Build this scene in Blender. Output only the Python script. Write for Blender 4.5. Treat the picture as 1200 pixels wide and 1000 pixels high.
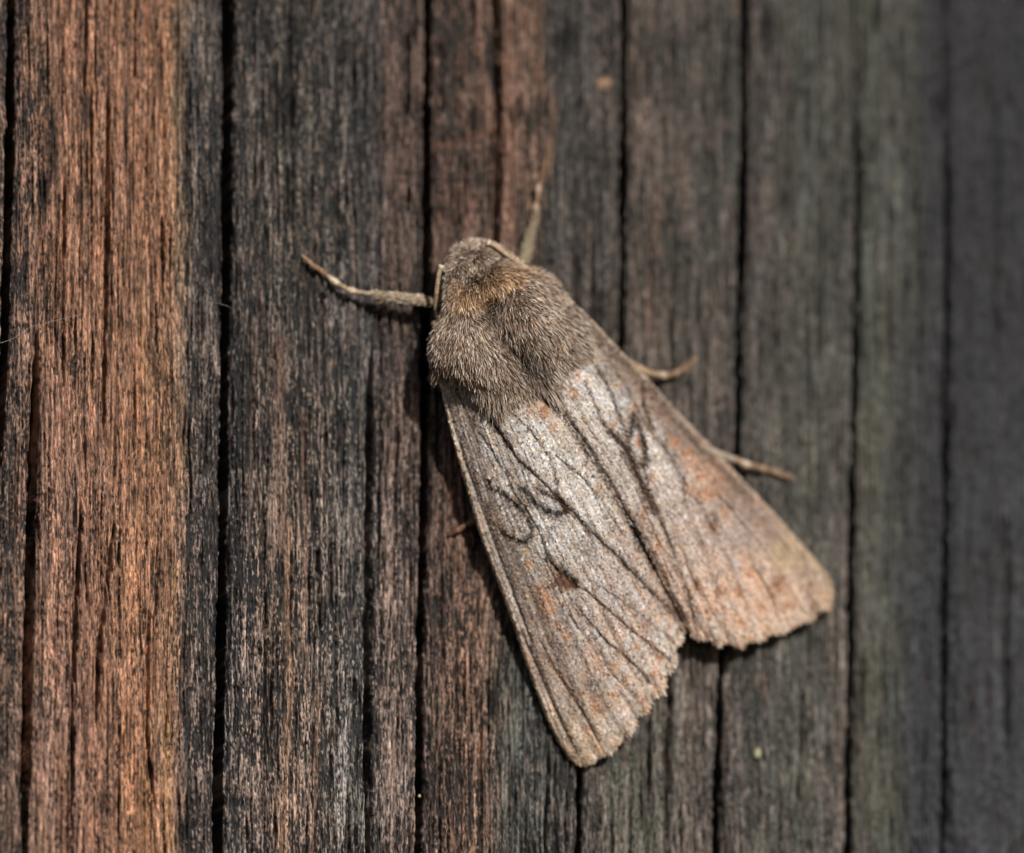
import bpy, math
import numpy as np
C = bpy.context
for o in list(bpy.data.objects): bpy.data.objects.remove(o)
sc = C.scene
sc.unit_settings.scale_length = 0.01            # one unit is one centimetre
col = sc.collection
# ------------------------------------------------------------------ camera, sky, sun, exposure
D = 30.0                                        # distance from lens to the plane of focus
FW = 4.4                                        # width of the field there
K = FW / 1200.0
cam = bpy.data.cameras.new('camera'); co = bpy.data.objects.new('camera', cam); col.objects.link(co)
co.location = (0, -D, 0); co.rotation_euler = (math.radians(90), 0, 0)
cam.sensor_width = 36; cam.lens = 36 * D / FW
cam.clip_start = 1; cam.clip_end = 500
cam.dof.use_dof = True; cam.dof.focus_distance = D + 0.325; cam.dof.aperture_fstop = 0.16; cam.dof.aperture_blades = 7
sc.camera = co
sv = np.array([0.36, -0.78, 0.50]); sv /= np.linalg.norm(sv)
elev = math.asin(sv[2]); az = math.atan2(sv[0], sv[1])
w = bpy.data.worlds.new('World'); sc.world = w; w.use_nodes = True
nt = w.node_tree; bg = nt.nodes['Background']
sky = nt.nodes.new('ShaderNodeTexSky'); sky.sky_type = 'NISHITA'; sky.sun_disc = False
sky.sun_elevation = elev; sky.sun_rotation = az
nt.links.new(sky.outputs[0], bg.inputs[0]); bg.inputs[1].default_value = 0.055
sl = bpy.data.lights.new('sun', 'SUN'); sl.energy = 4.3; sl.angle = math.radians(1.0); sl.color = (1.0, 0.96, 0.90)
so = bpy.data.objects.new('sun', sl); col.objects.link(so)
from mathutils import Vector
so.rotation_euler = Vector(sv.tolist()).to_track_quat('Z', 'Y').to_euler(); so.location = (sv * 20).tolist()
sc.view_settings.view_transform = 'Standard'; sc.view_settings.look = 'None'
sc.view_settings.exposure = 0.0; sc.view_settings.gamma = 1.0
sc.render.resolution_x = 1024; sc.render.resolution_y = 853

# ------------------------------------------------------------------ helpers
rng = np.random.default_rng(7)
_perm = np.random.default_rng(3).permutation(4096)
_ga = np.random.default_rng(4).random(4096) * 2 * np.pi
_gx, _gy = np.cos(_ga), np.sin(_ga)
def pn(x, y, seed=0):                           # gradient noise, about -1..1
    xi = np.floor(x).astype(np.int64); yi = np.floor(y).astype(np.int64)
    fx = x - xi; fy = y - yi
    u = fx * fx * fx * (fx * (fx * 6 - 15) + 10); v = fy * fy * fy * (fy * (fy * 6 - 15) + 10)
    def g(a, b, dx, dy):
        h = _perm[(_perm[(a + seed * 131) & 4095] + b + seed * 17) & 4095]
        return _gx[h] * dx + _gy[h] * dy
    n00 = g(xi, yi, fx, fy); n10 = g(xi + 1, yi, fx - 1, fy)
    n01 = g(xi, yi + 1, fx, fy - 1); n11 = g(xi + 1, yi + 1, fx - 1, fy - 1)
    a = n00 + u * (n10 - n00); b = n01 + u * (n11 - n01)
    return (a + v * (b - a)) * 1.5
def fbm(x, y, octv=3, seed=0, g=0.55):
    s = 0; a = 1; t = 0
    for i in range(octv):
        s = s + a * pn(x * 2 ** i, y * 2 ** i, seed + i * 7); t += a; a *= g
    return s / t
def sst(a, b, x):
    t = np.clip((x - a) / (b - a), 0, 1); return t * t * (3 - 2 * t)
def mix(a, b, f): return a + (b - a) * f[..., None]
def seg_dist(px, py, pts):                      # distance to a polyline and position along it (0..1)
    best = np.full(px.shape, 1e9); al = np.zeros(px.shape)
    P = np.array(pts, float); L = np.r_[0, np.cumsum(np.hypot(*np.diff(P, axis=0).T))]
    for i in range(len(P) - 1):
        ax, ay = P[i]; bx, by = P[i + 1]; dx, dy = bx - ax, by - ay
        t = np.clip(((px - ax) * dx + (py - ay) * dy) / (dx * dx + dy * dy), 0, 1)
        d = np.hypot(px - ax - t * dx, py - ay - t * dy)
        m = d < best; best = np.where(m, d, best)
        al = np.where(m, (L[i] + t * (L[i + 1] - L[i])) / L[-1], al)
    return best, al

def W(x, z):                                    # depth of the wood's face: the old timber turns away to the right
    return 0.78 + 0.26 * x + 0.16 * z + 0.012 * x * x
def Pm(px, py, h):                              # traced point at height h (in 1/1200 widths) above the wood
    x0 = (px - 600) * K; z0 = (500 - py) * K
    y = W(x0, z0) - h * K
    s = (D + y) / D
    return np.stack([x0 * s, y, z0 * s], -1)
def Pw(px, py, h):                              # point of the wood's face, relief along its normal
    x0 = (px - 600) * K; z0 = (500 - py) * K
    y = W(x0, z0); s = (D + y) / D
    n = np.stack([0.26 + 0.024 * x0, -np.ones_like(x0), 0.16 * np.ones_like(x0)], -1)
    n /= np.linalg.norm(n, axis=-1, keepdims=True)
    return np.stack([x0 * s, y, z0 * s], -1) + n * (h * K)[..., None]

def mesh(name, v, faces, mat, parent=None, cols=None, smooth=True):
    """v (n,3); faces: (m,k) array"""
    me = bpy.data.meshes.new(name)
    v = np.ascontiguousarray(v, dtype=np.float32); faces = np.ascontiguousarray(faces, dtype=np.int32)
    m, k = faces.shape
    me.vertices.add(len(v)); me.vertices.foreach_set('co', v.ravel())
    me.loops.add(m * k); me.loops.foreach_set('vertex_index', faces.ravel())
    me.polygons.add(m); me.polygons.foreach_set('loop_start', np.arange(0, m * k, k, dtype=np.int32))
    me.polygons.foreach_set('use_smooth', np.full(m, smooth, dtype=bool))
    me.update(calc_edges=True)
    if cols is not None:
        a = me.color_attributes.new('Col', 'FLOAT_COLOR', 'POINT')
        c4 = np.ones((len(v), 4), np.float32); c4[:, :3] = np.clip(cols, 0.002, 0.95)
        a.data.foreach_set('color', c4.ravel())
    me.materials.append(mat)
    o = bpy.data.objects.new(name, me); col.objects.link(o)
    if parent: o.parent = parent
    return o
def grid_faces(r, c, flip=False):
    i = np.arange(r * c).reshape(r, c)
    f = np.stack([i[:-1, :-1], i[:-1, 1:], i[1:, 1:], i[1:, :-1]], -1).reshape(-1, 4)
    return f[:, ::-1] if flip else f
def empty(name, loc=(0, 0, 0), **props):
    o = bpy.data.objects.new(name, None); o.location = loc; o.empty_display_size = 0.3; col.objects.link(o)
    for k_, v_ in props.items(): o[k_] = v_
    return o

def mat_base(name, rough=0.6, spec=0.4):
    m = bpy.data.materials.new(name); m.use_nodes = True
    b = m.node_tree.nodes['Principled BSDF']
    b.inputs['Roughness'].default_value = rough; b.inputs['Specular IOR Level'].default_value = spec
    return m, m.node_tree, b
def mat_vcol(name, rough, spec, nscale=None, namt=0.3, bump=0.0, stretch=(1, 1, 1), sheen=0):
    m, t, b = mat_base(name, rough, spec)
    at = t.nodes.new('ShaderNodeAttribute'); at.attribute_name = 'Col'
    out = at.outputs['Color']
    if nscale:
        tc = t.nodes.new('ShaderNodeTexCoord'); mp = t.nodes.new('ShaderNodeMapping'); mp.inputs['Scale'].default_value = stretch
        no = t.nodes.new('ShaderNodeTexNoise'); no.inputs['Scale'].default_value = nscale; no.inputs['Detail'].default_value = 5
        no.inputs['Roughness'].default_value = 0.65
        mr = t.nodes.new('ShaderNodeMapRange'); mr.inputs[1].default_value = 0.32; mr.inputs[2].default_value = 0.68
        mr.inputs[3].default_value = 1 - namt; mr.inputs[4].default_value = 1 + namt
        mu = t.nodes.new('ShaderNodeVectorMath'); mu.operation = 'SCALE'
        t.links.new(tc.outputs['Object'], mp.inputs[0]); t.links.new(mp.outputs[0], no.inputs['Vector'])
        t.links.new(no.outputs['Fac'], mr.inputs[0]); t.links.new(out, mu.inputs[0]); t.links.new(mr.outputs[0], mu.inputs['Scale'])
        out = mu.outputs[0]
        if bump:
            bp = t.nodes.new('ShaderNodeBump'); bp.inputs['Strength'].default_value = 1.0; bp.inputs['Distance'].default_value = bump
            t.links.new(no.outputs['Fac'], bp.inputs['Height']); t.links.new(bp.outputs[0], b.inputs['Normal'])
    t.links.new(out, b.inputs['Base Color'])
    if sheen:
        b.inputs['Sheen Weight'].default_value = sheen
    return m

M_wood = mat_vcol('weathered_wood', 0.6, 0.3, 46, 0.95, 0.008, (3.0, 1.5, 0.5))
M_scale = mat_vcol('wing_scale', 0.46, 0.16)
M_memb = mat_vcol('wing_membrane', 0.7, 0.3, 60, 0.3)
M_hair = mat_vcol('fur_hair', 0.55, 0.35)
M_body = mat_vcol('body_cuticle', 0.8, 0.1, 40, 0.3)
M_leg = mat_vcol('leg_cuticle', 0.6, 0.3, 70, 0.35, 0.004)

# ------------------------------------------------------------------ the weathered timber
def line(pts):
    P = np.array(pts, float)
    return lambda y: np.interp(y, P[:, 0], P[:, 1])
# long cracks that run the whole height, as (y, x) with half width
cracks = [
    (line([(-300, -190), (1300, -230)]), 5),
    (line([(-300, 20), (0, 14), (200, 12), (400, 6), (500, 0), (620, -10), (1300, -30)]), 6.0),
    (line([(-300, 270), (0, 268), (300, 267), (400, 265), (600, 263), (800, 260), (900, 257), (1300, 253)]), 6.8),
    (line([(-300, 505), (0, 503), (300, 502), (500, 499), (800, 493), (1000, 492), (1300, 490)]), 5.6),
    (line([(-300, 737), (0, 734), (200, 733), (400, 731), (600, 715), (760, 690), (900, 681), (1300, 676)]), 5.2),
    (line([(-300, 878), (0, 875), (200, 874), (400, 869), (530, 867), (650, 856), (800, 847), (1000, 841), (1300, 836)]), 5.4),
    (line([(-300, 1001), (0, 1003), (120, 1004), (200, 1008), (400, 1005), (600, 1001), (1000, 997), (1300, 994)]), 5.0),
    (line([(-300, 1107), (0, 1108), (200, 1113), (500, 1112), (1000, 1108), (1300, 1106)]), 4.0),
    (line([(-300, 1290), (1300, 1280)]), 5),
]
def crack_half(i, y):
    base = cracks[i][1] * .88
    hw = base * (1 + 0.30 * fbm(y / 90.0, y * 0 + i * 3.7, 2, 60 + i)) + 1.0 * pn(y / 11.0, y * 0 + i, 80 + i)
    if i == 6: hw = hw * (0.25 + 0.75 * sst(110, 185, y)) 
    if i == 7: hw = hw * (0.25 + 0.75 * sst(120, 230, y))
    if i == 4: hw = hw * (1 - 0.25 * sst(420, 600, y))
    return np.maximum(hw, 0.9)
# shorter checks that end inside a strip: points (x, y), half width, depth
grooves = [
    ([(44, 372), (42, 450), (38, 600), (33, 780), (28, 1040)], 5.0, 46),
    ([(580, -60), (584, 60), (586, 150), (583, 262), (582, 330)], 4.2, 30),
    ([(126, 78), (127, 200), (125, 330), (121, 530)], 2.4, 18),
    ([(102, -30), (101, 60), (98, 110)], 2.6, 14),
    ([(97, 560), (90, 700), (86, 800), (84, 1040)], 2.6, 15),
    ([(135, 600), (130, 650), (116, 760), (112, 860)], 2.8, 14),
    ([(175, 700), (172, 860), (180, 930), (184, 960)], 2.2, 11),
    ([(436, 380), (434, 520), (432, 640), (431, 1040)], 4.6, 22),
    ([(372, 640), (376, 740)], 3.0, 10),
    ([(560, 560), (556, 680)], 2.2, 8),
    ([(645, 880), (640, 960), (640, 1040)], 2.6, 12),
    ([(786, 770), (784, 860), (781, 1040)], 3.0, 15),
    ([(762, 800), (760, 960)], 2.2, 9),
    ([(942, 800), (940, 870), (930, 980)], 2.4, 9),
    ([(1030, -40), (1027, 25), (1029, 40)], 3.2, 14),
    ([(1180, 600), (1182, 760), (1180, 900)], 4.0, 12),
    ([(1168, 100), (1170, 420)], 4.0, 8),
    ([(190, 250), (190, 310)], 2.0, 9),
    ([(160, -30), (158, 100)], 2.0, 8),
    ([(75, 200), (74, 470)], 1.8, 8),
    ([(478, 30), (476, 150)], 2.4, 8),
    ([(330, 130), (336, 210)], 2.4, 6),
]
# colour zones across the timber: x, worn wood colour, overall tint of the dark patina, how much patina covers
lin = lambda r, g, b: [((c / 255.0) ** 2.2) for c in (r, g, b)]
TOP = [
    (-300, lin(150, 110, 90), lin(48, 44, 44), .40), (5, lin(168, 128, 108), lin(48, 44, 44), .42), (18, lin(150, 110, 92), lin(48, 46, 48), .62),
    (42, lin(172, 122, 96), lin(52, 46, 44), .40), (60, lin(170, 116, 88), lin(64, 50, 42), .16), (150, lin(176, 120, 90), lin(72, 52, 42), .12),
    (198, lin(178, 122, 88), lin(80, 58, 42), .10), (214, lin(150, 118, 92), lin(60, 54, 46), .30), (228, lin(110, 98, 92), lin(54, 52, 52), .66),
    (265, lin(112, 98, 92), lin(50, 49, 50), .74), (275, lin(104, 92, 86), lin(44, 43, 44), .78), (330, lin(112, 102, 92), lin(46, 46, 45), .74),
    (400, lin(114, 102, 94), lin(46, 46, 46), .72), (436, lin(100, 94, 92), lin(56, 56, 58), .66), (450, lin(120, 92, 80), lin(60, 50, 46), .52),
    (500, lin(120, 92, 78), lin(56, 48, 46), .62), (520, lin(120, 82, 66), lin(54, 46, 42), .62), (575, lin(142, 98, 76), lin(54, 48, 44), .56),
    (590, lin(168, 118, 92), lin(60, 52, 46), .34), (632, lin(160, 114, 90), lin(62, 56, 50), .50), (648, lin(104, 94, 88), lin(54, 53, 52), .66),
    (720, lin(124, 104, 92), lin(56, 54, 53), .64), (745, lin(138, 110, 96), lin(60, 58, 55), .52), (800, lin(122, 108, 96), lin(60, 60, 56), .56),
    (865, lin(112, 100, 92), lin(62, 64, 60), .58), (885, lin(108, 94, 86), lin(62, 60, 58), .54), (950, lin(96, 96, 86), lin(70, 72, 67), .50),
    (1000, lin(98, 92, 84), lin(66, 66, 63), .56), (1015, lin(96, 98, 84), lin(76, 78, 70), .42), (1035, lin(92, 90, 82), lin(76, 76, 70), .40),
    (1068, lin(90, 89, 82), lin(74, 74, 69), .42), (1080, lin(72, 74, 70), lin(56, 57, 58), .60), (1110, lin(64, 62, 66), lin(48, 48, 52), .72),
    (1200, lin(68, 68, 70), lin(48, 49, 52), .72), (1500, lin(68, 68, 70), lin(48, 49, 52), .72)]
BOT = [
    (-300, lin(170, 120, 95), lin(48, 44, 44), .4), (0, lin(166, 128, 108), lin(42, 40, 41), .52), (28, lin(172, 126, 104), lin(44, 42, 42), .42),
    (45, lin(190, 138, 114), lin(66, 50, 44), .22), (110, lin(192, 132, 104), lin(66, 48, 40), .20), (160, lin(200, 136, 98), lin(72, 50, 38), .16),
    (208, lin(196, 140, 106), lin(66, 52, 42), .24), (219, lin(150, 120, 106), lin(48, 46, 46), .64), (255, lin(150, 130, 120), lin(44, 44, 46), .74),
    (275, lin(150, 132, 122), lin(44, 44, 46), .72), (330, lin(172, 132, 106), lin(42, 42, 42), .60), (352, lin(168, 134, 112), lin(46, 46, 46), .66),
    (400, lin(152, 140, 132), lin(50, 51, 52), .60), (430, lin(132, 124, 118), lin(50, 50, 52), .68), (445, lin(146, 120, 108), lin(52, 48, 48), .54),
    (490, lin(146, 120, 108), lin(52, 48, 48), .58), (505, lin(124, 96, 84), lin(54, 47, 45), .58), (540, lin(160, 112, 84), lin(52, 44, 41), .58),
    (570, lin(160, 118, 94), lin(52, 46, 42), .52), (598, lin(108, 106, 98), lin(54, 54, 51), .56), (630, lin(116, 112, 104), lin(52, 52, 50), .56),
    (660, lin(122, 106, 96), lin(44, 44, 45), .66), (690, lin(132, 112, 102), lin(46, 46, 46), .58), (730, lin(120, 116, 100), lin(68, 70, 62), .40),
    (800, lin(128, 112, 100), lin(66, 66, 60), .42), (840, lin(138, 116, 106), lin(60, 60, 58), .44), (870, lin(122, 108, 98), lin(54, 55, 53), .54),
    (930, lin(112, 110, 98), lin(62, 64, 59), .46), (990, lin(138, 120, 110), lin(58, 58, 56), .50), (1004, lin(108, 100, 90), lin(72, 70, 62), .34),
    (1035, lin(100, 99, 86), lin(76, 76, 66), .32), (1050, lin(88, 90, 82), lin(70, 71, 65), .38), (1058, lin(76, 76, 80), lin(56, 57, 60), .56),
    (1105, lin(78, 78, 82), lin(52, 53, 57), .62), (1200, lin(82, 82, 84), lin(54, 55, 57), .64), (1500, lin(82, 82, 84), lin(54, 55, 57), .64)]
def prof(tab, x):
    X = [r[0] for r in tab]
    a = np.stack([np.interp(x, X, [r[1][i] for r in tab]) for i in range(3)], -1)
    b = np.stack([np.interp(x, X, [r[2][i] for r in tab]) for i in range(3)], -1)
    return a, b, np.interp(x, X, [r[3] for r in tab])
def wood(x, y):
    wx = x + 10 * fbm(x / 60, y / 200, 2, 5) + 6 * fbm(x / 9, y / 35, 3, 6) + 13 * fbm(x / 3.0, y / 60, 2, 7)      # grain wanders
    f = sst(150, 850, y + 90 * fbm(x / 50, y / 200, 2, 9))
    a0, b0, c0 = prof(TOP, wx); a1, b1, c1 = prof(BOT, wx)
    A = mix(a0, a1, f); B = mix(b0, b1, f); cv = c0 + (c1 - c0) * f
    gx = x + 4 * fbm(x / 80, y / 300, 2, 15)
    s1 = fbm(gx / 3.6, y / 50, 3, 21); s2 = fbm(gx / 9.0, y / 190, 2, 22); bl = fbm(gx / 34, y / 110, 3, 23)
    sp = fbm(x / 2.3, y / 5.0, 2, 24); s3 = fbm(gx / 1.9, y / 22, 2, 25)
    # relief
    lift = np.exp(-((x - 128) / 90.0) ** 4)
    s4 = fbm(x / 4.5, y / 13, 2, 26)
    h = 4.6 * s1 + 3.6 * s2 + 2.9 * s3 + 2.6 * sp + 2.4 * bl + 2.6 * s4
    ring = pn(gx / 13.0, y / 900.0, 31)                     # growth rings standing proud as ribs
    h = h + 4.0 * sst(-0.1, 0.5, ring)
    hair = sst(.38, .62, pn(gx / 3.4 + 0.0, y / 150, 33)) + .8 * sst(.42, .66, pn(gx / 5.2, y / 230, 34))      # hairline checks
    hair = hair + .7 * sst(.30, .55, pn(gx / 2.6, y / 70, 36)) * sst(-.3, .3, fbm(x / 30, y / 60, 2, 37))
    h = h - 7.5 * hair
    for pts, hw, dep in grooves:
        bx = [p[0] for p in pts]; by = [p[1] for p in pts]
        m = (x > min(bx) - 30) & (x < max(bx) + 30) & (y > min(by) - 30) & (y < max(by) + 30)
        if not m.any(): continue
        xx = x[m] + 1.6 * fbm(x[m] * 0 + 3, y[m] / 30, 3, 41)
        d, al = seg_dist(xx, y[m], pts)
        w_ = hw * (0.35 + 0.65 * np.minimum(1, np.minimum(al, 1 - al) * 5 + (by[0] < 0) + 0.0)) * (1 + 0.35 * pn(y[m] / 25, y[m] * 0, 44))
        h[m] -= 1.5 * dep * np.exp(-(d / np.maximum(w_ * np.where(x[m] < 215, .72, .85) * (1 if hw < 4.8 else 1.1), .5)) ** 2) * sst(0, .1, al + (by[0] < 0)) * (1 - 0.9 * sst(.9, 1, al) * (by[-1] < 1000))
    # worn wood shows through a black weathered skin in streaks
    q = 0.46 * s1 + 0.40 * s2 + 0.42 * s3 + 0.62 * sp + 0.46 * bl + 0.34 * s4
    q = q / 0.42
    t = (cv - 0.5) * 2.1
    cover = sst(-0.38, 0.38, t - q)
    fib = np.clip(0.5 + 0.9 * fbm(gx / 3.0, y / 90, 3, 51), 0, 1)
    hue = fbm(gx / 14, y / 160, 3, 52)
    fb2 = fbm(x / 2.6, y / 30, 2, 59)
    A = A * (np.clip(0.22 + 1.75 * fib + .85 * fb2, .10, 2.4))[..., None]
    A = A * np.stack([1 + .14 * hue, 1 + .0 * hue, 1 - .22 * hue], -1)
    lum = A.mean(-1, keepdims=True); A = (lum + (A - lum) * np.interp(x, [200, 240], [.84, .70])[:, None]) * np.stack([np.interp(x, [205, 235, 500, 640, 800], [.72, .64, .62, .54, .56]), np.interp(x, [205, 235, 500, 640, 800], [.765, .63, .61, .58, .57]), np.interp(x, [205, 235, 500, 640, 800], [.75, .61, .59, .58, .57])], -1) * np.interp(x, [205, 235, 400, 600], [0.77, 1.30, 1.32, 1.1])[:, None] * (1 + .30 * pn(gx / 17, y / 500, 63) + .22 * pn(gx / 8, y / 300, 64))[:, None]; B = B * np.stack([np.interp(x, [240, 640, 760, 1070, 1085], [.60, .62, .88, 1.02, .98]), np.interp(x, [240, 640, 760, 1070, 1085], [.61, .61, .86, 1.0, .94]), np.interp(x, [240, 640, 760, 1070, 1085], [.60, .58, .82, .92, .95])], -1)
    B = .92 * B * (0.30 + 1.3 * np.clip(0.5 + 0.8 * fbm(x / 3.6, y / 14, 3, 53), 0, 1))[..., None]
    c = mix(A, B, cover)
    # black specks of mould on the brown wood, ochre and rusty streaks
    sk = sst(0.30, 0.55, fbm(x / 3.6, y / 8.0, 2, 54) + 0.35 * fbm(x / 30, y / 70, 2, 56) + 0.12 * (x < 60) + .08 * (y > 600)) * (x < 225)
    c = mix(c, np.array(lin(44, 38, 36)) * np.ones_like(c), sk * 0.8)
    fl = sst(.22, .50, fbm(gx / 2.3, y / 26, 2, 61) + .25 * fbm(x / 40, y / 90, 2, 62)) * sst(222, 240, x) * (1 - sst(860, 1010, x))
    c = mix(c, .60 * np.array(lin(176, 150, 134)) * np.ones_like(c), fl * .62 * np.interp(x, [240, 500, 700], [1, .85, .6]))
    oc = sst(0.38, 0.7, fbm(gx / 5, y / 60, 2, 57)) * (x < 214) * sst(80, 160, x)
    c = mix(c, 0.62 * np.array(lin(196, 150, 88)) * np.ones_like(c), oc * 0.5)
    oc = sst(0.45, 0.75, fbm(gx / 3, y / 50, 2, 58)) * np.exp(-((x - 545) / 40.0) ** 2) * sst(600, 700, y)
    c = mix(c, 0.62 * np.array(lin(176, 104, 62)) * np.ones_like(c), oc * 0.7)
    c = mix(c, np.array(lin(50, 40, 36)) * np.ones_like(c), np.clip(hair, 0, 1) * .8 * sst(-.5, .3, fbm(x / 12, y / 40, 2, 35) + .1))
    # single traced features: pale long fibres, orange cross band, dark knots
    for pts, hw, cc, am in [([(338, 610), (336, 700), (340, 800), (330, 1000)], 3.0, lin(186, 148, 120), .8),
                            ([(327, 400), (326, 560), (330, 640)], 5.0, lin(158, 124, 108), .75), ([(374, 800), (370, 930), (364, 1000)], 2.4, lin(180, 140, 110), .7),
                            ([(356, 480), (358, 620), (358, 730)], 2.6, lin(160, 126, 110), .7), ([(413, 260), (412, 400)], 3.5, lin(130, 112, 104), .7),
                            ([(300, 380), (296, 520), (290, 640)], 2.2, lin(160, 130, 116), .6),
                            ([(460, 100), (458, 330)], 4.0, lin(122, 98, 88), .5),
                            ([(595, 30), (600, 120), (597, 240), (600, 280)], 6.0, lin(170, 122, 98), .45),
                            ([(632, 0), (626, 70), (650, 130), (640, 210)], 5.0, lin(170, 128, 100), .4),
                            ([(505, 172), (540, 166), (578, 150)], 4.0, lin(140, 98, 74), .55), ([(500, 235), (545, 228), (580, 236)], 3, lin(120, 90, 74), .4),
                            ([(772, 225), (768, 290), (776, 300)], 4.0, lin(150, 112, 88), .45), ([(800, 170), (798, 240)], 3.4, lin(146, 118, 104), .5),
                            ([(762, 325), (760, 400)], 4.0, lin(160, 126, 112), .5), ([(926, 275), (928, 315)], 5.0, lin(130, 108, 96), .55),
                            ([(895, 790), (897, 820)], 3.0, lin(160, 130, 116), .5), ([(988, 600), (990, 700)], 4.0, lin(128, 112, 104), .5),
                            ([(985, 860), (988, 960)], 5.0, lin(150, 130, 120), .5), ([(564, 860), (560, 910)], 4.0, lin(176, 128, 104), .6),
                            ([(863, 0), (862, 16)], 3.5, lin(150, 120, 96), .6),
                            ([(735, 800), (731, 1000)], 2.6, lin(158, 132, 116), .5), ([(172, 900), (170, 1000)], 3.0, lin(204, 150, 92), .5),
                            ([(195, 820), (196, 1000)], 3.0, lin(204, 160, 100), .5), ([(164, 350), (165, 400), (178, 480)], 6, lin(190, 140, 90), .35)]:
        bx = [p[0] for p in pts]; by = [p[1] for p in pts]
        m = (x > min(bx) - 25) & (x < max(bx) + 25) & (y > min(by) - 25) & (y < max(by) + 25)
        if not m.any(): continue
        d, al = seg_dist(x[m] + 1.5 * s1[m] * 2, y[m] + 6 * s3[m], pts)
        k = .8 * am * np.exp(-(d / hw) ** 2) * sst(-.5, .1, s1[m] * .5 + sp[m] + s3[m] * .6 + .15)
        c[m] = mix(c[m], .66 * np.array(cc) * np.ones((m.sum(), 3)), k)
    for kx, ky, rx, ry in [(664, 48, 16, 22), (560, 140, 13, 20), (602, 135, 9, 14), (336, 118, 14, 26), (900, 30, 12, 30), (1104, 120, 12, 14), (620, 150, 8, 22), (176, 900, 7, 11), (60, 170, 10, 60), (50, 230, 8, 40), (100, 130, 8, 26), (92, 230, 6, 14)]:
        e = np.exp(-(((x - kx) / rx) ** 2 + ((y - ky) / ry) ** 2))
        c = c * (1 - 0.72 * sst(.25, .8, e + .25 * sp + .2 * s1))[..., None]
    return h, c

timber = empty('weathered_wood', (0, W(0, 0), 0), kind='structure', label='weathered timber with long vertical cracks, brown at left, grey-black at right')
timber_inv = np.array([0, W(0, 0), 0])
ys = np.r_[np.arange(-250, -30, 9.0), np.arange(-30, 1030, 2.2), np.arange(1030, 1250, 9.0)]
for i in range(len(cracks) - 1):
    xl = cracks[i][0](ys) + 1.3 * fbm(ys / 22, ys * 0 + i, 3, 70 + i) * 2; xr = cracks[i + 1][0](ys) + 1.3 * fbm(ys / 22, ys * 0 + i + 1, 3, 71 + i) * 2
    hl = crack_half(i, ys); hr = crack_half(i + 1, ys)
    width = (xr - xl).mean()
    inner = i not in (0, len(cracks) - 2)
    step = 0.86 if inner else 1.7
    n = int(width / step)
    u = np.linspace(0, 1, n)
    x = (xl + hl)[:, None] + u[None] * ((xr - hr) - (xl + hl))[:, None]
    y = np.repeat(ys[:, None], n, 1)
    h, c = wood(x.ravel(), y.ravel()); h = h.reshape(x.shape); c = c.reshape(*x.shape, 3)
    dl = x - (xl + hl)[:, None]; dr = (xr - hr)[:, None] - x
    h = h - 7 * np.exp(-dl / 2.6) - 7 * np.exp(-dr / 2.6) - 3 * np.exp(-dl / 12) - 3 * np.exp(-dr / 12)
    # the walls of the cracks
    X = [x]; Y = [y]; H = [h]; CC = [c]
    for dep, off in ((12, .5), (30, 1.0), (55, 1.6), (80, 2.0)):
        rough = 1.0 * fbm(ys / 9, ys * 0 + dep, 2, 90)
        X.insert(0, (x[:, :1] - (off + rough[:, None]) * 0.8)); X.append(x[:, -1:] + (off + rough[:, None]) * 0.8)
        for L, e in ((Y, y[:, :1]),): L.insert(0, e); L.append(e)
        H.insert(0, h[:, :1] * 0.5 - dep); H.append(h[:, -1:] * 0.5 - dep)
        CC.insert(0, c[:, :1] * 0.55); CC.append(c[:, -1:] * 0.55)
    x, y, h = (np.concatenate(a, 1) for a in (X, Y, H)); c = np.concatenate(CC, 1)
    # crack walls take the strip's edge colour, made darker
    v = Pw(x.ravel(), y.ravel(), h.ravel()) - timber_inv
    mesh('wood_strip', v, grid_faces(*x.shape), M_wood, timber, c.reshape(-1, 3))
# back of the timber behind the cracks
gx_, gy_ = np.meshgrid(np.linspace(-240, 1330, 160), np.linspace(-250, 1250, 120))
gx_ = gx_.ravel(); gy_ = gy_.ravel()
v = Pw(gx_, gy_, -78 + 4 * fbm(gx_ / 10, gy_ / 60, 2, 99)) - timber_inv
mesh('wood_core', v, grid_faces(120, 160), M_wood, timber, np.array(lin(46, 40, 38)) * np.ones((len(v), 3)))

# ------------------------------------------------------------------ the moth
moth = empty('moth', tuple(Pm(np.array(620.), np.array(480.), np.array(0.)).tolist()), category='moth',
             label='furry grey-brown moth with folded patterned wings resting on weathered wood')
morg = np.array(moth.location)
def kid(name, px, py, h, faces, mat, cols, parent=moth, smooth=True):
    o = mesh(name, Pm(px, py, h) - morg, faces, mat, parent, cols, smooth)
    return o

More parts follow.
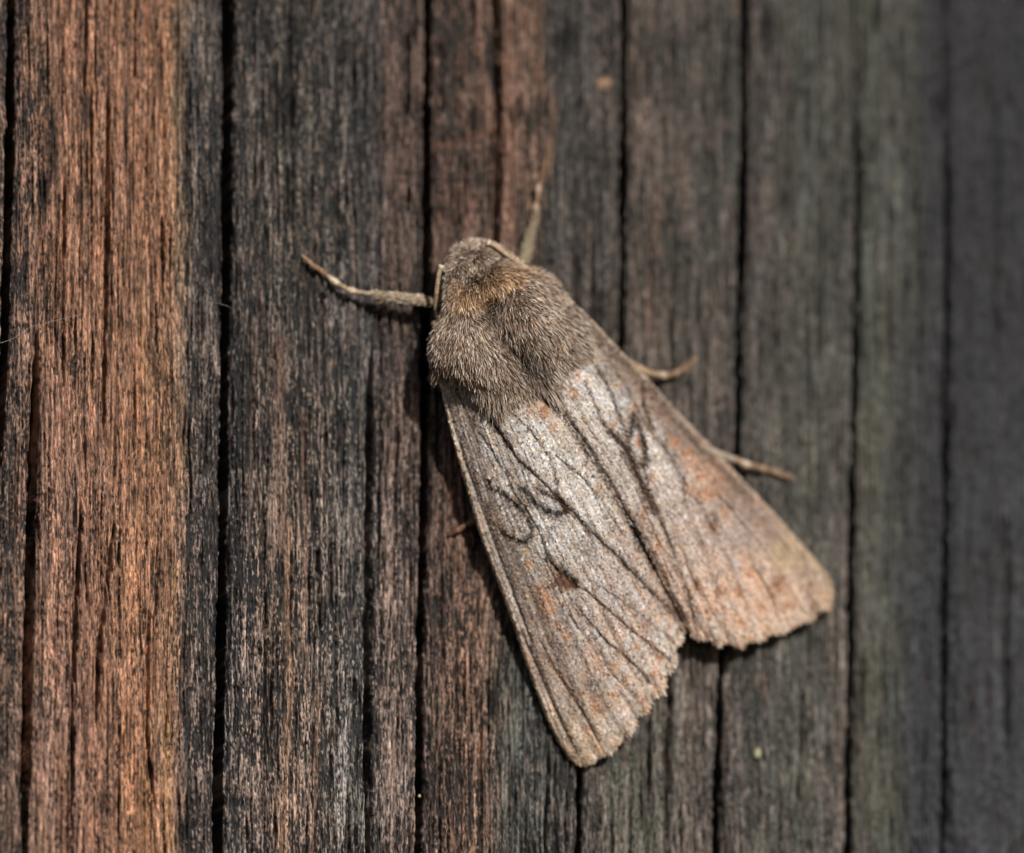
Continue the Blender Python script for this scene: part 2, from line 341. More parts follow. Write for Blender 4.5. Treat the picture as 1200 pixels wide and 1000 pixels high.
# --- wings: two traced edges, the surface lies between them
def pl(pts, t):
    P = np.array(pts, float); L = np.r_[0, np.cumsum(np.hypot(*np.diff(P, axis=0).T))]; L /= L[-1]
    # smooth the corner points a little
    tt = np.asarray(t)
    r = 0
    for d, wt in ((-.03, .25), (0, .5), (.03, .25)):
        q = np.clip(tt + d * np.minimum(1, 8 * np.minimum(tt, 1 - tt)), 0, 1)
        r = r + wt * np.stack([np.interp(q, L, P[:, 0]), np.interp(q, L, P[:, 1])], -1)
    return r
WING = {
 'L': dict(costa=[(507, 405), (511, 428), (516, 450), (525, 492), (537, 537), (550, 582), (564, 630), (578, 667), (597, 717), (617, 777), (640, 840), (656, 872), (668, 888)],
           dors=[(600, 395), (640, 462), (670, 503), (688, 533), (708, 562), (736, 612), (757, 655), (780, 694), (801, 728)],
           outer=[(668, 888), (677, 893), (690, 896), (701, 887), (716, 882), (723, 872), (727, 863), (740, 857), (743, 848), (745, 838), (758, 834), (761, 826), (763, 817), (777, 811), (779, 802), (777, 791), (790, 781), (791, 771), (788, 761), (796, 752), (801, 728)]),
 'R': dict(costa=[(662, 345), (690, 372), (722, 406), (760, 446), (800, 490), (840, 531), (878, 572), (907, 602), (932, 631), (951, 652), (966, 672)],
           dors=[(620, 400), (642, 460), (668, 496), (692, 532), (714, 568), (738, 608), (760, 650), (782, 690), (803, 728)],
           outer=[(966, 672), (973, 690), (971, 713), (957, 713), (950, 726), (928, 730), (918, 740), (899, 740), (891, 750), (876, 749), (868, 757), (851, 750), (843, 754), (828, 745), (818, 748), (808, 738), (803, 728)]),
}
def wing_xy(sd, t, u):
    """t 0..1 from root to outer margin, u 0 costa .. 1 dorsum"""
    Wd = WING[sd]
    c = pl(Wd['costa'], t); d = pl(Wd['dors'], t)
    p = c + (d - c) * u[..., None]
    # push the outer end from the straight chord out to the traced margin
    o = np.array(Wd['outer'], float); L = np.r_[0, np.cumsum(np.hypot(*np.diff(o, axis=0).T))]; L /= L[-1]
    om = np.stack([np.interp(u, L, o[:, 0]), np.interp(u, L, o[:, 1])], -1)
    c1 = np.array(Wd['costa'][-1], float); d1 = np.array(Wd['dors'][-1], float)
    ch = c1 + (d1 - c1) * u[..., None]
    return p + (om - ch) * (sst(0.35, 1.0, t) ** 1.3)[..., None]
CREASE = {
 'L': [([(537, 435), (555, 457), (571, 477), (577, 495), (595, 522), (607, 540), (625, 555), (640, 570), (655, 585), (670, 600), (690, 622), (715, 645), (745, 677), (795, 727)], 3.2, 5),
       ([(562, 507), (577, 530), (592, 555), (600, 575), (615, 595), (630, 620), (640, 650), (652, 668)], 2.5, 2.2),
       ([(667, 700), (710, 752), (742, 778), (765, 805)], 2.5, 2.6), ([(680, 688), (720, 722), (747, 745), (787, 776)], 2.5, 2.6),
       ([(650, 730), (668, 765), (685, 800), (712, 850)], 2.5, 2.2), ([(632, 750), (650, 785), (672, 818), (700, 868)], 2.5, 2.4),
       ([(690, 680), (730, 705), (760, 728), (793, 758)], 2.5, 2.2), ([(612, 740), (650, 830), (672, 875)], 2.6, 2.6),
       ([(668, 722), (700, 770), (745, 820)], 2.5, 2.0), ([(600, 485), (617, 500), (630, 517), (642, 535), (650, 555), (652, 575)], 2.5, 2.2),
       ([(652, 535), (670, 550), (685, 562), (700, 582), (712, 600), (732, 630)], 2.2, 2.0), ([(518, 450), (545, 540), (570, 610), (600, 690), (622, 750)], 3.0, 3.0)],
 'R': [([(690, 415), (705, 442), (715, 460), (725, 487), (735, 520), (747, 557), (765, 590), (785, 640), (805, 690), (815, 740)], 2.8, 3.6),
       ([(700, 400), (715, 425), (732, 452), (745, 475), (765, 510), (787, 537), (800, 562), (806, 590)], 2.6, 3.0),
       ([(676, 366), (702, 395), (740, 434), (790, 492), (840, 545), (880, 590), (925, 650)], 4.0, 4.0),
       ([(800, 580), (822, 640), (842, 700), (850, 745)], 2.6, 2.6), ([(815, 585), (845, 640), (870, 700), (880, 740)], 2.6, 2.6),
       ([(830, 585), (865, 635), (900, 695), (912, 735)], 2.6, 2.6), ([(840, 580), (890, 640), (930, 700), (940, 720)], 2.6, 2.6),
       ([(780, 600), (800, 650), (825, 715), (832, 745)], 2.6, 2.4), ([(850, 580), (905, 645), (950, 705)], 2.6, 2.4),
       ([(685, 447), (697, 475), (705, 495), (717, 507), (730, 540), (760, 610), (790, 690)], 2.4, 2.4),
       ([(752, 457), (755, 475), (765, 500), (780, 530)], 2.2, 2.2)]}
def wing_h(sd, t, u, x, y):
    hc = np.interp(t, [0, .1, .45, .8, 1], [74, 64, 41, 21, 8]); hd = np.interp(t, [0, .3, .6, .85, 1], [104, 108, 97, 72, 48])
    if sd == 'R': hd = hd - 3; hc = hc * np.interp(t, [0, .5, 1], [1, .8, 1])
    h = hc + (hd - hc) * (1 - (1 - u) ** 2.3)
    h = h - 7 * np.exp(-((1 - u) / 0.045) ** 2) * (1 - t * .5)               # dorsal edges dip into the line where the wings meet
    h = h + 1.8 * np.exp(-((u - 0.02) / 0.014) ** 2) * sst(0, .1, t)           # thick costal vein
    h = h - 6 * np.exp(-u / 0.012)
    for pts, w_, a in CREASE[sd]:
        d, al = seg_dist(x, y, pts); h = h - a * np.exp(-(d / w_) ** 2) * sst(0, .08, al + .05)
    h = h + 2.2 * fbm(x / 40, y / 40, 2, 120) + 1.3 * fbm(u * 34, t * 4, 2, 121) + 2.6 * sst(.45, .8, t) * fbm(u * 15, t * 1.5, 1, 122)
    return h
def rr0(x, y): return fbm(x / 3.2, y / 3.2, 2, 156)
def wing_col(sd, x, y, t, u):
    n = len(x); one = np.ones((n, 3))
    lo = fbm(x / 42, y / 42, 3, 130); mid = fbm(x / 13, y / 13, 2, 131); st = fbm(u * 40, t * 7, 2, 132)
    silver = np.array(lin(200, 199, 198)); grey = np.array(lin(140, 132, 126)); buff = np.array(lin(190, 168, 138))
    c = mix(grey * one, silver * one, sst(-.5, .5, lo * .6 + st * .5 + .35 * sst(.25, .6, u) - .1))
    c = mix(c, buff * one, sst(0.0, .7, mid + .1) * .55)
    f1 = fbm(x / 7, y / 7, 3, 145); f2 = fbm((x + y * .5) / 3.2, y / 8, 2, 146)
    c = c * np.exp(.42 * f1 + .34 * f2 + .30 * lo)[:, None]
    c = mix(c, np.array(lin(148, 108, 72)) * one, .65 * sst(.18, .6, fbm(x / 4.5, y / 6, 2, 147) + .3 * lo) * sst(.2, .55, np.abs(u - .45) + .15 * lo + .1))
    s5 = fbm(u * 42 + .8 * lo, t * 3.2, 2, 151) + .38 * fbm(x / 3.0, y / 3.0, 1, 152); s6 = fbm(u * 30 + lo, t * 7, 2, 153)
    ow = .45 + .55 * sst(.45, .75, t)
    c = mix(c, np.array(lin(84, 66, 54)) * one, .85 * ow * sst(.10, .42, s5))
    c = mix(c, np.array(lin(206, 196, 184)) * one, .35 * ow * sst(.12, .5, -s6))
    pm = sst(-.02, .36, fbm(u * 22, t * 13, 2, 154) + .22 * rr0(x, y)) * sst(.60, .82, t)
    c = mix(c, np.array(lin(212, 162, 132)) * one, pm * (.52 if sd == 'R' else .45))
    dm = sst(.16, .42, fbm(u * 16, t * 12, 2, 155) + .3 * rr0(x, y)) * np.exp(-((t - .62) / .2) ** 2)
    c = mix(c, np.array(lin(106, 80, 62)) * one, dm * (.6 if sd == 'R' else .4))
    # gold-brown freckles either side of the seam
    sm = np.exp(-((1 - u) / (.13 if sd == 'R' else .10)) ** 2)
    c = mix(c, np.array(lin(132, 92, 56)) * one, .8 * sm * sst(-.05, .4, fbm(x / 3.6, y / 5, 2, 148)))
    # centre of the wing: paler scales
    c = mix(c, np.array(lin(200, 194, 186)) * one, .34 * sst(.45, .85, u) * sst(.08, .25, t) * (1 - sst(.5, .8, t)))
    # outer third: pinkish buff with ochre patches
    ot = sst(.52, .82, t + .05 * lo)
    c = mix(c, np.array(lin(190, 166, 148)) * one, ot * (.40 + .35 * (sd == 'R')) * sst(-.6, .4, mid + .35 * lo + .2))
    c = mix(c, np.array(lin(150, 140, 138)) * one, .55 * np.exp(-((t - .72) / .10) ** 2) * sst(-.2, .5, st + .2) * (sd == 'L'))
    c = mix(c, np.array(lin(150, 130, 118)) * one, .35 * np.exp(-((t - .66) / .12) ** 2) * (sd == 'R'))
    # brownish shade along the costal field
    cf = np.exp(-((u - .14) / .11) ** 2) * (1 - sst(.75, 1, t))
    c = mix(c, np.array(lin(124, 106, 94)) * one, cf * (.55 + .25 * (sd == 'R')))
    c = mix(c, np.array(lin(208, 184, 156)) * one, .7 * np.exp(-((u - .012) / .014) ** 2))         # pale costal rim
    c = mix(c, np.array(lin(182, 166, 132)) * one, .32 * np.exp(-(u / .2) ** 2) * sst(.78, .95, t))   # olive buff at the tip
    B = lambda r, g, b: np.array(lin(r, g, b))
    if sd == 'L':
        spots = [(720, 780, 9, 7), (735, 797, 9, 8), (700, 830, 9, 10), (720, 815, 9, 6), (745, 760, 8, 5), (757, 732, 7, 6), (664, 745, 8, 8), (640, 700, 6, 7), (648, 716, 5, 6), (655, 733, 6, 6),
                 (632, 690, 8, 10), (772, 770, 8, 8), (690, 855, 7, 7), (622, 660, 8, 8), (640, 480, 9, 12), (648, 500, 7, 8), (700, 575, 5, 8), (765, 790, 6, 6), (762, 708, 5, 8)]
        cs = [B(204, 156, 116)] * len(spots)
        dark = [([(537, 435), (555, 457), (571, 477), (577, 495), (595, 522)], 2.6, .95, (34, 28, 26)), ([(595, 522), (607, 540), (625, 555), (640, 570), (655, 585), (664, 594)], 1.7, .85, (60, 44, 36)),
                ([(664, 594), (690, 622), (715, 645), (745, 677), (797, 729)], 2.2, .65, (84, 70, 64)), ([(680, 610), (720, 642), (760, 684), (795, 720)], 1.2, .5, (110, 96, 88)),
                ([(600, 485), (617, 500), (630, 517), (642, 535), (650, 555), (652, 575), (662, 590)], 1.5, .8, (70, 52, 40)),
                ([(562, 507), (577, 530), (592, 555), (600, 575), (615, 595), (630, 620), (640, 650), (652, 668)], 1.4, .7, (78, 64, 54)),
                ([(595, 550), (607, 570), (612, 585)], 1.3, .6, (90, 66, 50)),
                ([(574, 562), (574, 572), (583, 574), (595, 582), (606, 592), (615, 602)], 2.3, .95, (32, 24, 19)), ([(619, 608), (624, 618), (622, 629), (615, 636), (606, 634), (592, 627), (585, 619)], 2.3, .95, (44, 32, 24)),
                ([(585, 619), (576, 605), (573, 590)], 1.8, .7, (90, 66, 46)),
                ([(612, 572), (616, 576), (622, 583), (628, 591), (640, 599), (652, 603), (664, 600)], 3.1, .99, (28, 20, 16)), ([(664, 600), (657, 589), (643, 580), (630, 573)], 2.2, .92, (60, 42, 30)),
                ([(652, 535), (670, 550), (685, 562), (700, 582), (712, 600), (732, 630)], 1.4, .75, (76, 54, 40)), ([(682, 540), (697, 562), (712, 580)], 1.5, .8, (70, 50, 38)),
                ([(674, 607), (690, 628), (700, 655)], 1.5, .7, (96, 70, 52)), ([(640, 655), (655, 668), (668, 675), (676, 687)], 2.8, .95, (44, 30, 22)),
                ([(668, 722), (690, 752), (712, 775)], 1.5, .5, (96, 78, 68)), ([(667, 704), (690, 730), (712, 752), (742, 778), (760, 800)], 1.7, .75, (78, 62, 54)), ([(685, 690), (720, 722), (747, 745), (786, 775)], 1.6, .7, (78, 62, 54)),
                ([(655, 750), (668, 775), (685, 802), (705, 838)], 1.5, .55, (100, 84, 72)), ([(637, 765), (655, 790), (675, 822), (702, 862)], 1.7, .7, (88, 72, 60)), ([(700, 690), (740, 714), (790, 752)], 1.5, .55, (96, 78, 68)),
                ([(612, 740), (640, 800), (655, 840), (672, 876)], 1.8, .5, (110, 92, 76)), ([(530, 447), (545, 480), (556, 500)], 1.7, .6, (80, 66, 56)), ([(700, 740), (735, 775), (768, 798)], 1.4, .45, (100, 82, 70)),
                ([(640, 462), (655, 480), (670, 502), (688, 532), (708, 560), (722, 586), (736, 612), (750, 642), (772, 676), (802, 726)], 2.6, .85, (72, 58, 50))]
        patch = [(662, 683, 19, 11, (92, 62, 44), .95), (650, 668, 16, 8, (150, 116, 90), .5), (642, 708, 10, 20, (170, 116, 78), .45), (600, 603, 15, 18, (170, 160, 154), .3), (630, 480, 20, 14, (176, 132, 100), .4)]
    else:
        spots = [(815, 685, 6, 8), (842, 695, 8, 8), (865, 695, 8, 9), (910, 687, 9, 9), (925, 710, 10, 7), (892, 712, 8, 8), (830, 580, 14, 10), (805, 532, 11, 9), (850, 603, 7, 10), (837, 620, 5, 6), (748, 518, 5, 14),
                 (822, 558, 10, 6), (790, 520, 9, 9), (765, 560, 4, 12), (870, 730, 9, 7), (830, 720, 7, 9), (812, 545, 7, 6), (675, 440, 8, 10), (672, 462, 8, 8), (720, 500, 4, 6), (742, 480, 4, 8), (755, 600, 6, 12), (770, 640, 5, 14), (780, 678, 5, 10), (880, 672, 9, 9)]
        cs = [B(208, 156, 116)] * len(spots)
        dark = [([(690, 415), (705, 442), (715, 460), (725, 487)], 1.5, .85, (66, 50, 40)), ([(717, 507), (730, 522), (738, 535), (746, 557), (760, 585), (768, 600)], 3.8, .95, (54, 36, 24)), ([(725, 487), (733, 510), (740, 530)], 1.6, .7, (80, 56, 40)),
                ([(685, 447), (697, 475), (705, 495), (717, 507)], 1.7, .85, (66, 52, 42)), ([(742, 487), (741, 500), (739, 512)], 3.0, .95, (46, 32, 22)), ([(747, 497), (752, 510), (756, 525), (757, 540), (751, 546)], 2.7, .95, (50, 34, 24)),
                ([(756, 545), (760, 570), (768, 592)], 2.0, .75, (90, 62, 44)), ([(752, 457), (754, 475), (765, 502)], 1.6, .9, (56, 42, 36)), ([(700, 400), (715, 425), (732, 452), (745, 475)], 1.3, .6, (104, 84, 70)),
                ([(745, 475), (765, 510), (787, 537), (800, 562), (802, 582)], 1.7, .65, (90, 74, 66)), ([(672, 362), (702, 393), (740, 432), (790, 490), (840, 543), (880, 585)], 3.4, .6, (92, 76, 66)),
                ([(655, 470), (672, 497), (694, 530), (716, 566), (740, 606), (762, 648), (784, 688), (804, 726)], 2.2, .8, (64, 50, 42)),
                ([(664, 440), (680, 480), (700, 520), (730, 560)], 1.6, .45, (130, 90, 60)), ([(700, 510), (725, 545), (745, 590), (762, 625)], 1.3, .5, (96, 76, 62)), ([(770, 592), (785, 640), (802, 690), (815, 735)], 1.8, .65, (84, 68, 58)),
                ([(800, 580), (820, 640), (840, 700)], 1.7, .35, (110, 92, 80)), ([(815, 585), (845, 640), (870, 700)], 1.7, .35, (110, 92, 80)), ([(840, 585), (875, 640), (905, 700)], 1.7, .3, (120, 98, 84)),
                ([(940, 650), (950, 690), (955, 705)], 4, .35, (120, 104, 92)), ([(837, 606), (836, 618)], 3, .7, (96, 64, 40)), ([(910, 682), (912, 690)], 4, .6, (130, 88, 54)), ([(815, 682), (817, 690)], 3, .6, (120, 82, 54))]
        patch = [(775, 470, 22, 40, (140, 122, 110), .45), (756, 462, 6, 8, (110, 94, 86), .5), (820, 560, 40, 24, (190, 146, 116), .35), (796, 560, 9, 16, (160, 160, 168), .5), (880, 700, 70, 34, (206, 166, 140), .35), (860, 620, 30, 30, (150, 140, 136), .3), (925, 650, 26, 20, (190, 170, 130), .35)]
    rg = fbm(x / 4.0, y / 4.0, 2, 140); rh = fbm(x / 3.0, y / 3.0, 1, 143) * 1.4
    for px_, py_, rx, ry, cc, am in patch:
        e = np.exp(-(((x - px_) / rx) ** 2 + ((y - py_) / ry) ** 2)); c = mix(c, B(*cc) * one, am * sst(.15, .75, e + .3 * rg))
    for (px_, py_, rx, ry), cc in zip(spots, cs):
        e = np.exp(-(((x - px_) / rx) ** 2 + ((y - py_) / ry) ** 2)); c = mix(c, cc * one * np.array([.95, .93, .88]), .36 * sst(.25, .9, e + .35 * rg + .45 * rh * e)); c = mix(c, cc * one * np.array([.42, .34, .28]), .6 * sst(.55, .95, e - .5 * rh))
    for pts, w_, am, cc in dark:
        d, al = seg_dist(x + 1.1 * rg, y + 1.1 * fbm(x / 6, y / 6, 1, 141), pts)
        nz = fbm(x / 3.6, y / 3.6, 1, 142); brk = (.5 if am > .88 else .3) + (.5 if am > .88 else .7) * sst(-.25, .2, nz + (.30 if am > .88 else .02)); w2 = w_ * (1 + .45 * fbm(x / 11, y / 11, 1, 149))
        c = mix(c, B(118, 86, 60) * one, .70 * am * (w_ > 1.5) * sst(-.4, .3, rh) * np.exp(-(d / (w2 * 2.3)) ** 2))
        c = mix(c, B(*cc) * one * .55, np.minimum(1, am * 1.3 * brk) * np.exp(-(d / (w2 * (1.45 if w_ > 1.9 else 1.2))) ** 2.6))
    return c

for sd in 'LR':
    nt_, nu = 230, 120
    T, U = np.meshgrid(np.linspace(0, 1, nt_), np.linspace(0, 1, nu), indexing='ij'); T = T.ravel(); U = U.ravel()
    XY = wing_xy(sd, T, U); H = wing_h(sd, T, U, XY[:, 0], XY[:, 1])
    cc = wing_col(sd, XY[:, 0], XY[:, 1], T, U) * 0.8
    fc = grid_faces(nt_, nu, flip=(sd == 'L'))
    wing = kid('forewing', XY[:, 0], XY[:, 1], H, fc, M_memb, cc)
    wing['label'] = 'left forewing, its tip pointing down' if sd == 'L' else 'right forewing, spread toward lower right'
    so_ = wing.modifiers.new('thickness', 'SOLIDIFY'); so_.thickness = 0.003; so_.offset = -1
    # scales: thousands of overlapping shingles, each its own little blade
    r = np.random.default_rng(11 if sd == 'L' else 12)
    N = 80000
    t = r.random(N * 2); u = r.random(N * 2)
    a = pl(WING[sd]['costa'], t); b = pl(WING[sd]['dors'], t); wd = np.hypot(*(a - b).T)
    keep = r.random(N * 2) < wd / wd.max(); t = t[keep][:N]; u = u[keep][:N]
    # extra rows at the margin make the fringe
    nf = 3000; uf = r.random(nf); t = np.r_[t, np.full(nf, .970) + r.random(nf) * .016]; u = np.r_[u, uf]
    fringe = np.arange(len(t)) >= len(t) - nf
    e = 0.004
    def S(t, u):
        t = np.clip(t, 0, 1); u = np.clip(u, 0, 1)
        xy = wing_xy(sd, t, u); h = wing_h(sd, t, u, xy[:, 0], xy[:, 1]); return xy, h
    t = np.minimum(t, 1 - e - .001)
    p0, h0 = S(t, u); p1, h1 = S(t + e, u); u2 = np.where(u > .5, u - e, u + e); p2, h2 = S(t, u2)
    A = np.c_[p0, h0]; dt = np.c_[p1, h1] - A; du = (np.c_[p2, h2] - A) * np.where(u > .5, -1, 1)[:, None]
    dt /= np.linalg.norm(dt, axis=1, keepdims=True); du /= np.linalg.norm(du, axis=1, keepdims=True)
    nn = np.cross(dt, du); nn /= np.linalg.norm(nn, axis=1, keepdims=True); nn *= np.sign(nn[:, 2:3])
    du = np.cross(nn, dt)
    ang = r.normal(0, .22, len(t)); fx = dt * np.cos(ang)[:, None] + du * np.sin(ang)[:, None]; gx = np.cross(nn, fx)
    ln = r.uniform(3.4, 5.6, len(t)) * np.where(fringe, r.uniform(1.2, 2.8, len(t)), 1); wdh = r.uniform(.9, 1.6, len(t)) * np.where(fringe, .7, 1)
    lift = r.uniform(.03, .24, len(t)); roll = r.normal(0, .18, len(t))
    gx = gx + nn * roll[:, None]; fx = fx + nn * lift[:, None]
    base = A + nn * 0.5
    V = np.stack([base - gx * wdh[:, None] * .55, base + gx * wdh[:, None] * .55, base + gx * wdh[:, None] + fx * ln[:, None] * .7, base + fx * ln[:, None], base - gx * wdh[:, None] + fx * ln[:, None] * .7], 1)
    mid = (A + fx * ln[:, None] * .7)
    cb = np.minimum(wing_col(sd, mid[:, 0] + r.normal(0, .9, len(t)), mid[:, 1] + r.normal(0, .9, len(t)), t, u) * np.array([1.02, 1.0, .99]), .85)
    cb = cb * np.exp(r.normal(0, .19, len(t)))[:, None]
    rd = r.random(len(t)); 
    cb = np.where((rd < .07 + .16 * sst(-.1, .5, fbm(p0[:, 0] / 9, p0[:, 1] / 9, 2, 150)))[:, None], cb * np.array([.34, .28, .24]), cb)
    cb = np.where((rd > .93)[:, None], np.minimum(cb * 1.3 + .04, .85), cb)
    cb = np.where(((rd > .24) & (rd < .36))[:, None], cb * np.array([.98, .78, .58]), cb)
    cb = np.where(fringe[:, None], cb * np.array([.95, .92, .86]), cb)
    cv = np.repeat(cb[:, None, :], 5, 1); cv[:, 0:2] *= .82
    V = V.reshape(-1, 3); F = np.arange(len(V)).reshape(-1, 5)
    s = kid('wing_scales', V[:, 0], V[:, 1], V[:, 2], F, M_scale, cv.reshape(-1, 3), wing, smooth=False); s['kind'] = 'stuff'

# --- body: one continuous surface from head to abdomen
O = np.array([541., 285.]); ax = np.array([.455, .890]); bx_ = np.array([.890, -.455])
SS = [0, 6, 18, 34, 46, 60, 74, 90, 115, 145, 170, 188, 205, 240, 300, 360, 410, 425]
HW = [3, 16, 30, 39, 44, 52, 67, 79, 84, 80, 66, 50, 38, 40, 40, 28, 10, 2]
TOPH = [58, 76, 92, 101, 105, 113, 116, 124, 133, 132, 122, 108, 90, 76, 72, 56, 40, 34]
BOTH = [52, 34, 24, 20, 20, 18, 14, 10, 8, 8, 10, 14, 20, 22, 22, 24, 28, 30]
from math import pi
def body_pt(s, th):
    s = np.asarray(s, float)
    def I(a):
        r = 0
        for d, k in ((-7, .25), (0, .5), (7, .25)): r = r + k * np.interp(np.clip(s + d * np.minimum(1, np.minimum(s, 425 - s) / 10), 0, 425), SS, a)
        return r
    hw = I(HW); tp = I(TOPH); bt = I(BOTH); c, sn = np.cos(th), np.sin(th)
    p = hw * np.sign(c) * np.abs(c) ** .85; hm = (tp * .45 + bt * .55); h = np.where(sn > 0, hm + (tp - hm) * np.abs(sn) ** .9, hm + (hm - bt) * sn)
    up = np.clip(sn, 0, 1)
    g = lambda s0, p0, ss, sp: np.exp(-((s - s0) / ss) ** 2 - ((p - p0) / sp) ** 2)
    h = h + up * (9 * g(125, -48, 42, 22) + 16 * g(122, 44, 44, 22) - 17 * g(135, -2, 45, 15) - 16 * g(80, -5, 12, 18) + 10 * g(60, 4, 11, 40) + 7 * g(185, -8, 22, 30) - 8 * g(38, 0, 9, 40))
    p = p - 9 * np.exp(-((s - 112) / 28.0) ** 2)
    x = O[0] + ax[0] * s + bx_[0] * p; y = O[1] + ax[1] * s + bx_[1] * p
    return np.stack([x, y, h], -1), p
ns, na = 110, 72
Sg, Tg = np.meshgrid(np.linspace(0, 425, ns), np.linspace(0, 2 * pi, na, endpoint=False), indexing='ij')
q, _ = body_pt(Sg.ravel(), Tg.ravel())
idx = np.arange(ns * na).reshape(ns, na); nx = np.roll(idx, -1, 1)
F = np.stack([idx[:-1], nx[:-1], nx[1:], idx[1:]], -1).reshape(-1, 4)
body = kid('body', q[:, 0], q[:, 1], q[:, 2], F, M_body, np.array(lin(84, 68, 58)) * np.ones((len(q), 3)))
body['label'] = 'head and thorax under grey-brown fur'

def blades(root, tip_dir, ln, wdt, colb, colt, bend, r):
    """tapered bent hair blades: 3 segments, returns verts, cols, quads"""
    n = len(root); V = []; Cc = []
    d = tip_dir / np.linalg.norm(tip_dir, axis=1, keepdims=True)
    rv = r.normal(0, 1, (n, 3)); rv[:, 2] *= .35
    side = np.cross(d, np.array([0, 0, 1.0]) + rv * .5); side /= np.linalg.norm(side, axis=1, keepdims=True)
    for k, (f, wf) in enumerate(((0, 1), (.4, .95), (.75, .65), (1, .12))):
        p = root + d * (ln * f)[:, None] + bend * (ln * f * f)[:, None]
        V += [p - side * (wdt * wf * .5)[:, None], p + side * (wdt * wf * .5)[:, None]]
        cc = colb + (colt - colb) * (f ** 1.5); Cc += [cc, cc]
    V = np.stack(V, 1); Cc = np.stack(Cc, 1)
    b = (np.arange(n) * 8)[:, None, None]
    fq = np.array([[0, 1, 3, 2], [2, 3, 5, 4], [4, 5, 7, 6]])[None]
    return V.reshape(-1, 3), Cc.reshape(-1, 3), (b + fq).reshape(-1, 4)

FURP = [(520, 298), (508, 340), (494, 378), (496, 405), (506, 424), (528, 428), (546, 440), (560, 458), (576, 472), (590, 466), (603, 450), (622, 446), (645, 462), (649, 436), (662, 414), (680, 412), (677, 380), (664, 345), (648, 322), (605, 300), (578, 282), (545, 276), (526, 286)]
def inpoly(x, y, P):
    ins = np.zeros(x.shape, bool)
    for i in range(len(P)):
        (x1, y1), (x2, y2) = P[i - 1], P[i]
        if y1 == y2: continue
        cr = ((y1 > y) != (y2 > y)) & (x < (x2 - x1) * (y - y1) / (y2 - y1) + x1); ins ^= cr
    return ins
def make_fur():
    r = np.random.default_rng(21); N = 88000
    s = r.uniform(2, 206, N * 2); th = r.uniform(-.35, pi + .35, N * 2)
    hw = np.interp(s, SS, HW); k = r.random(N * 2) < (hw / 83) * .8 + .2
    q0, _ = body_pt(s, th); k &= inpoly(q0[:, 0], q0[:, 1], FURP)
    s = s[k][:N]; th = th[k][:N]
    q0, p = body_pt(s, th); q1, _ = body_pt(s + 2, th); q2, _ = body_pt(s, th + .03)
    n = np.cross(q1 - q0, q2 - q0); n /= np.linalg.norm(n, axis=1, keepdims=True) + 1e-9
    cen = np.stack([O[0] + ax[0] * s, O[1] + ax[1] * s, np.full(N if len(s) == N else len(s), 55.)], -1)
    n *= np.sign((n * (q0 - cen)).sum(1))[:, None]
    A3 = np.array([ax[0], ax[1], 0]); B3 = np.array([bx_[0], bx_[1], 0])
    x, y = q0[:, 0], q0[:, 1]
    back = np.interp(s, [0, 20, 45, 60, 80], [-.35, .1, .5, .9, 1.0])
    sw = fbm(x / 16, y / 16, 2, 201) * .8; sw2 = fbm(x / 7, y / 7, 2, 202) * .6
    flow = A3 * back[:, None] + B3 * (p / 95 * .55 + sw * .6 + sw2 * .35)[:, None]
    # tegulae tufts part from the middle and close again behind
    flow = flow + B3 * (-np.sign(p) * .25 * np.exp(-((s - 180) / 30) ** 2))[:, None]
    lift = .42 + .22 * fbm(x / 12, y / 12, 2, 203) + r.normal(0, .19, len(s)); lift = np.where(s < 50, lift + .35, lift)
    flow = flow - n * (flow * n).sum(1)[:, None]
    flow /= np.linalg.norm(flow, axis=1, keepdims=True) + 1e-6
    d = flow * np.cos(lift)[:, None] + n * np.sin(lift)[:, None] + r.normal(0, .17, (len(s), 3))
    ln = r.uniform(9, 19, len(s)) * np.interp(s, [0, 40, 70, 160, 206], [.62, .7, .9, 1.1, 1.25])
    wd = r.uniform(.6, 1.25, len(s))
    cb = np.array(lin(66, 50, 40)); tones = np.array([lin(158, 132, 108), lin(198, 176, 154), lin(238, 228, 212), lin(106, 86, 70), lin(60, 48, 40)])
    ii = r.choice(5, len(s), p=[.26, .25, .22, .14, .13])
    ct = tones[ii] * np.exp(r.normal(0, .15, len(s)) + .55 * fbm(x / 18, y / 18, 2, 206) + .55 * fbm(x / 5, y / 5, 2, 207))[:, None]
    # rusty collar behind the head and cheek
    rus = np.exp(-((s - 58) / 15) ** 2 - ((p - 14) / 30) ** 2) + .55 * np.exp(-((s - 50) / 26) ** 2 - ((p + 28) / 14) ** 2) + .35 * np.exp(-((s - 66) / 10) ** 2)
    ru = sst(.2, .9, rus + .25 * fbm(x / 8, y / 8, 2, 204))
    ct = mix(ct, ct * np.array([1.22, .93, .62]) + np.array([.03, .016, 0]), ru * .7)
    # hair colour darkened mid-thorax to paint the shade of the hollow, paler tegulae
    dk = np.exp(-((s - 150) / 34) ** 2 - ((p - 4) / 20) ** 2) + .9 * np.exp(-((s - 82) / 10) ** 2 - ((p + 4) / 14) ** 2)
    ct = ct * (1 - .55 * np.clip(dk, 0, 1))[:, None] * np.array([1.04, .98, .95])
    pt = np.exp(-((x - 552) / 22) ** 2 - ((y - 388) / 22) ** 2); ct = mix(ct, ct * 1.1 + np.array(lin(112, 102, 92)), pt * .6); cen_d = np.exp(-((x - 622) / 22) ** 2 - ((y - 425) / 26) ** 2) + .6 * np.exp(-((x - 585) / 10) ** 2 - ((y - 385) / 30) ** 2); ct = ct * (1 - .38 * np.clip(cen_d, 0, 1) * np.array([1, 1.06, 1.12])[:, None]).T if False else ct * (1 - .58 * np.clip(cen_d, 0, 1))[:, None]  # cen_d puts more of the hollow's shade into the hair colour
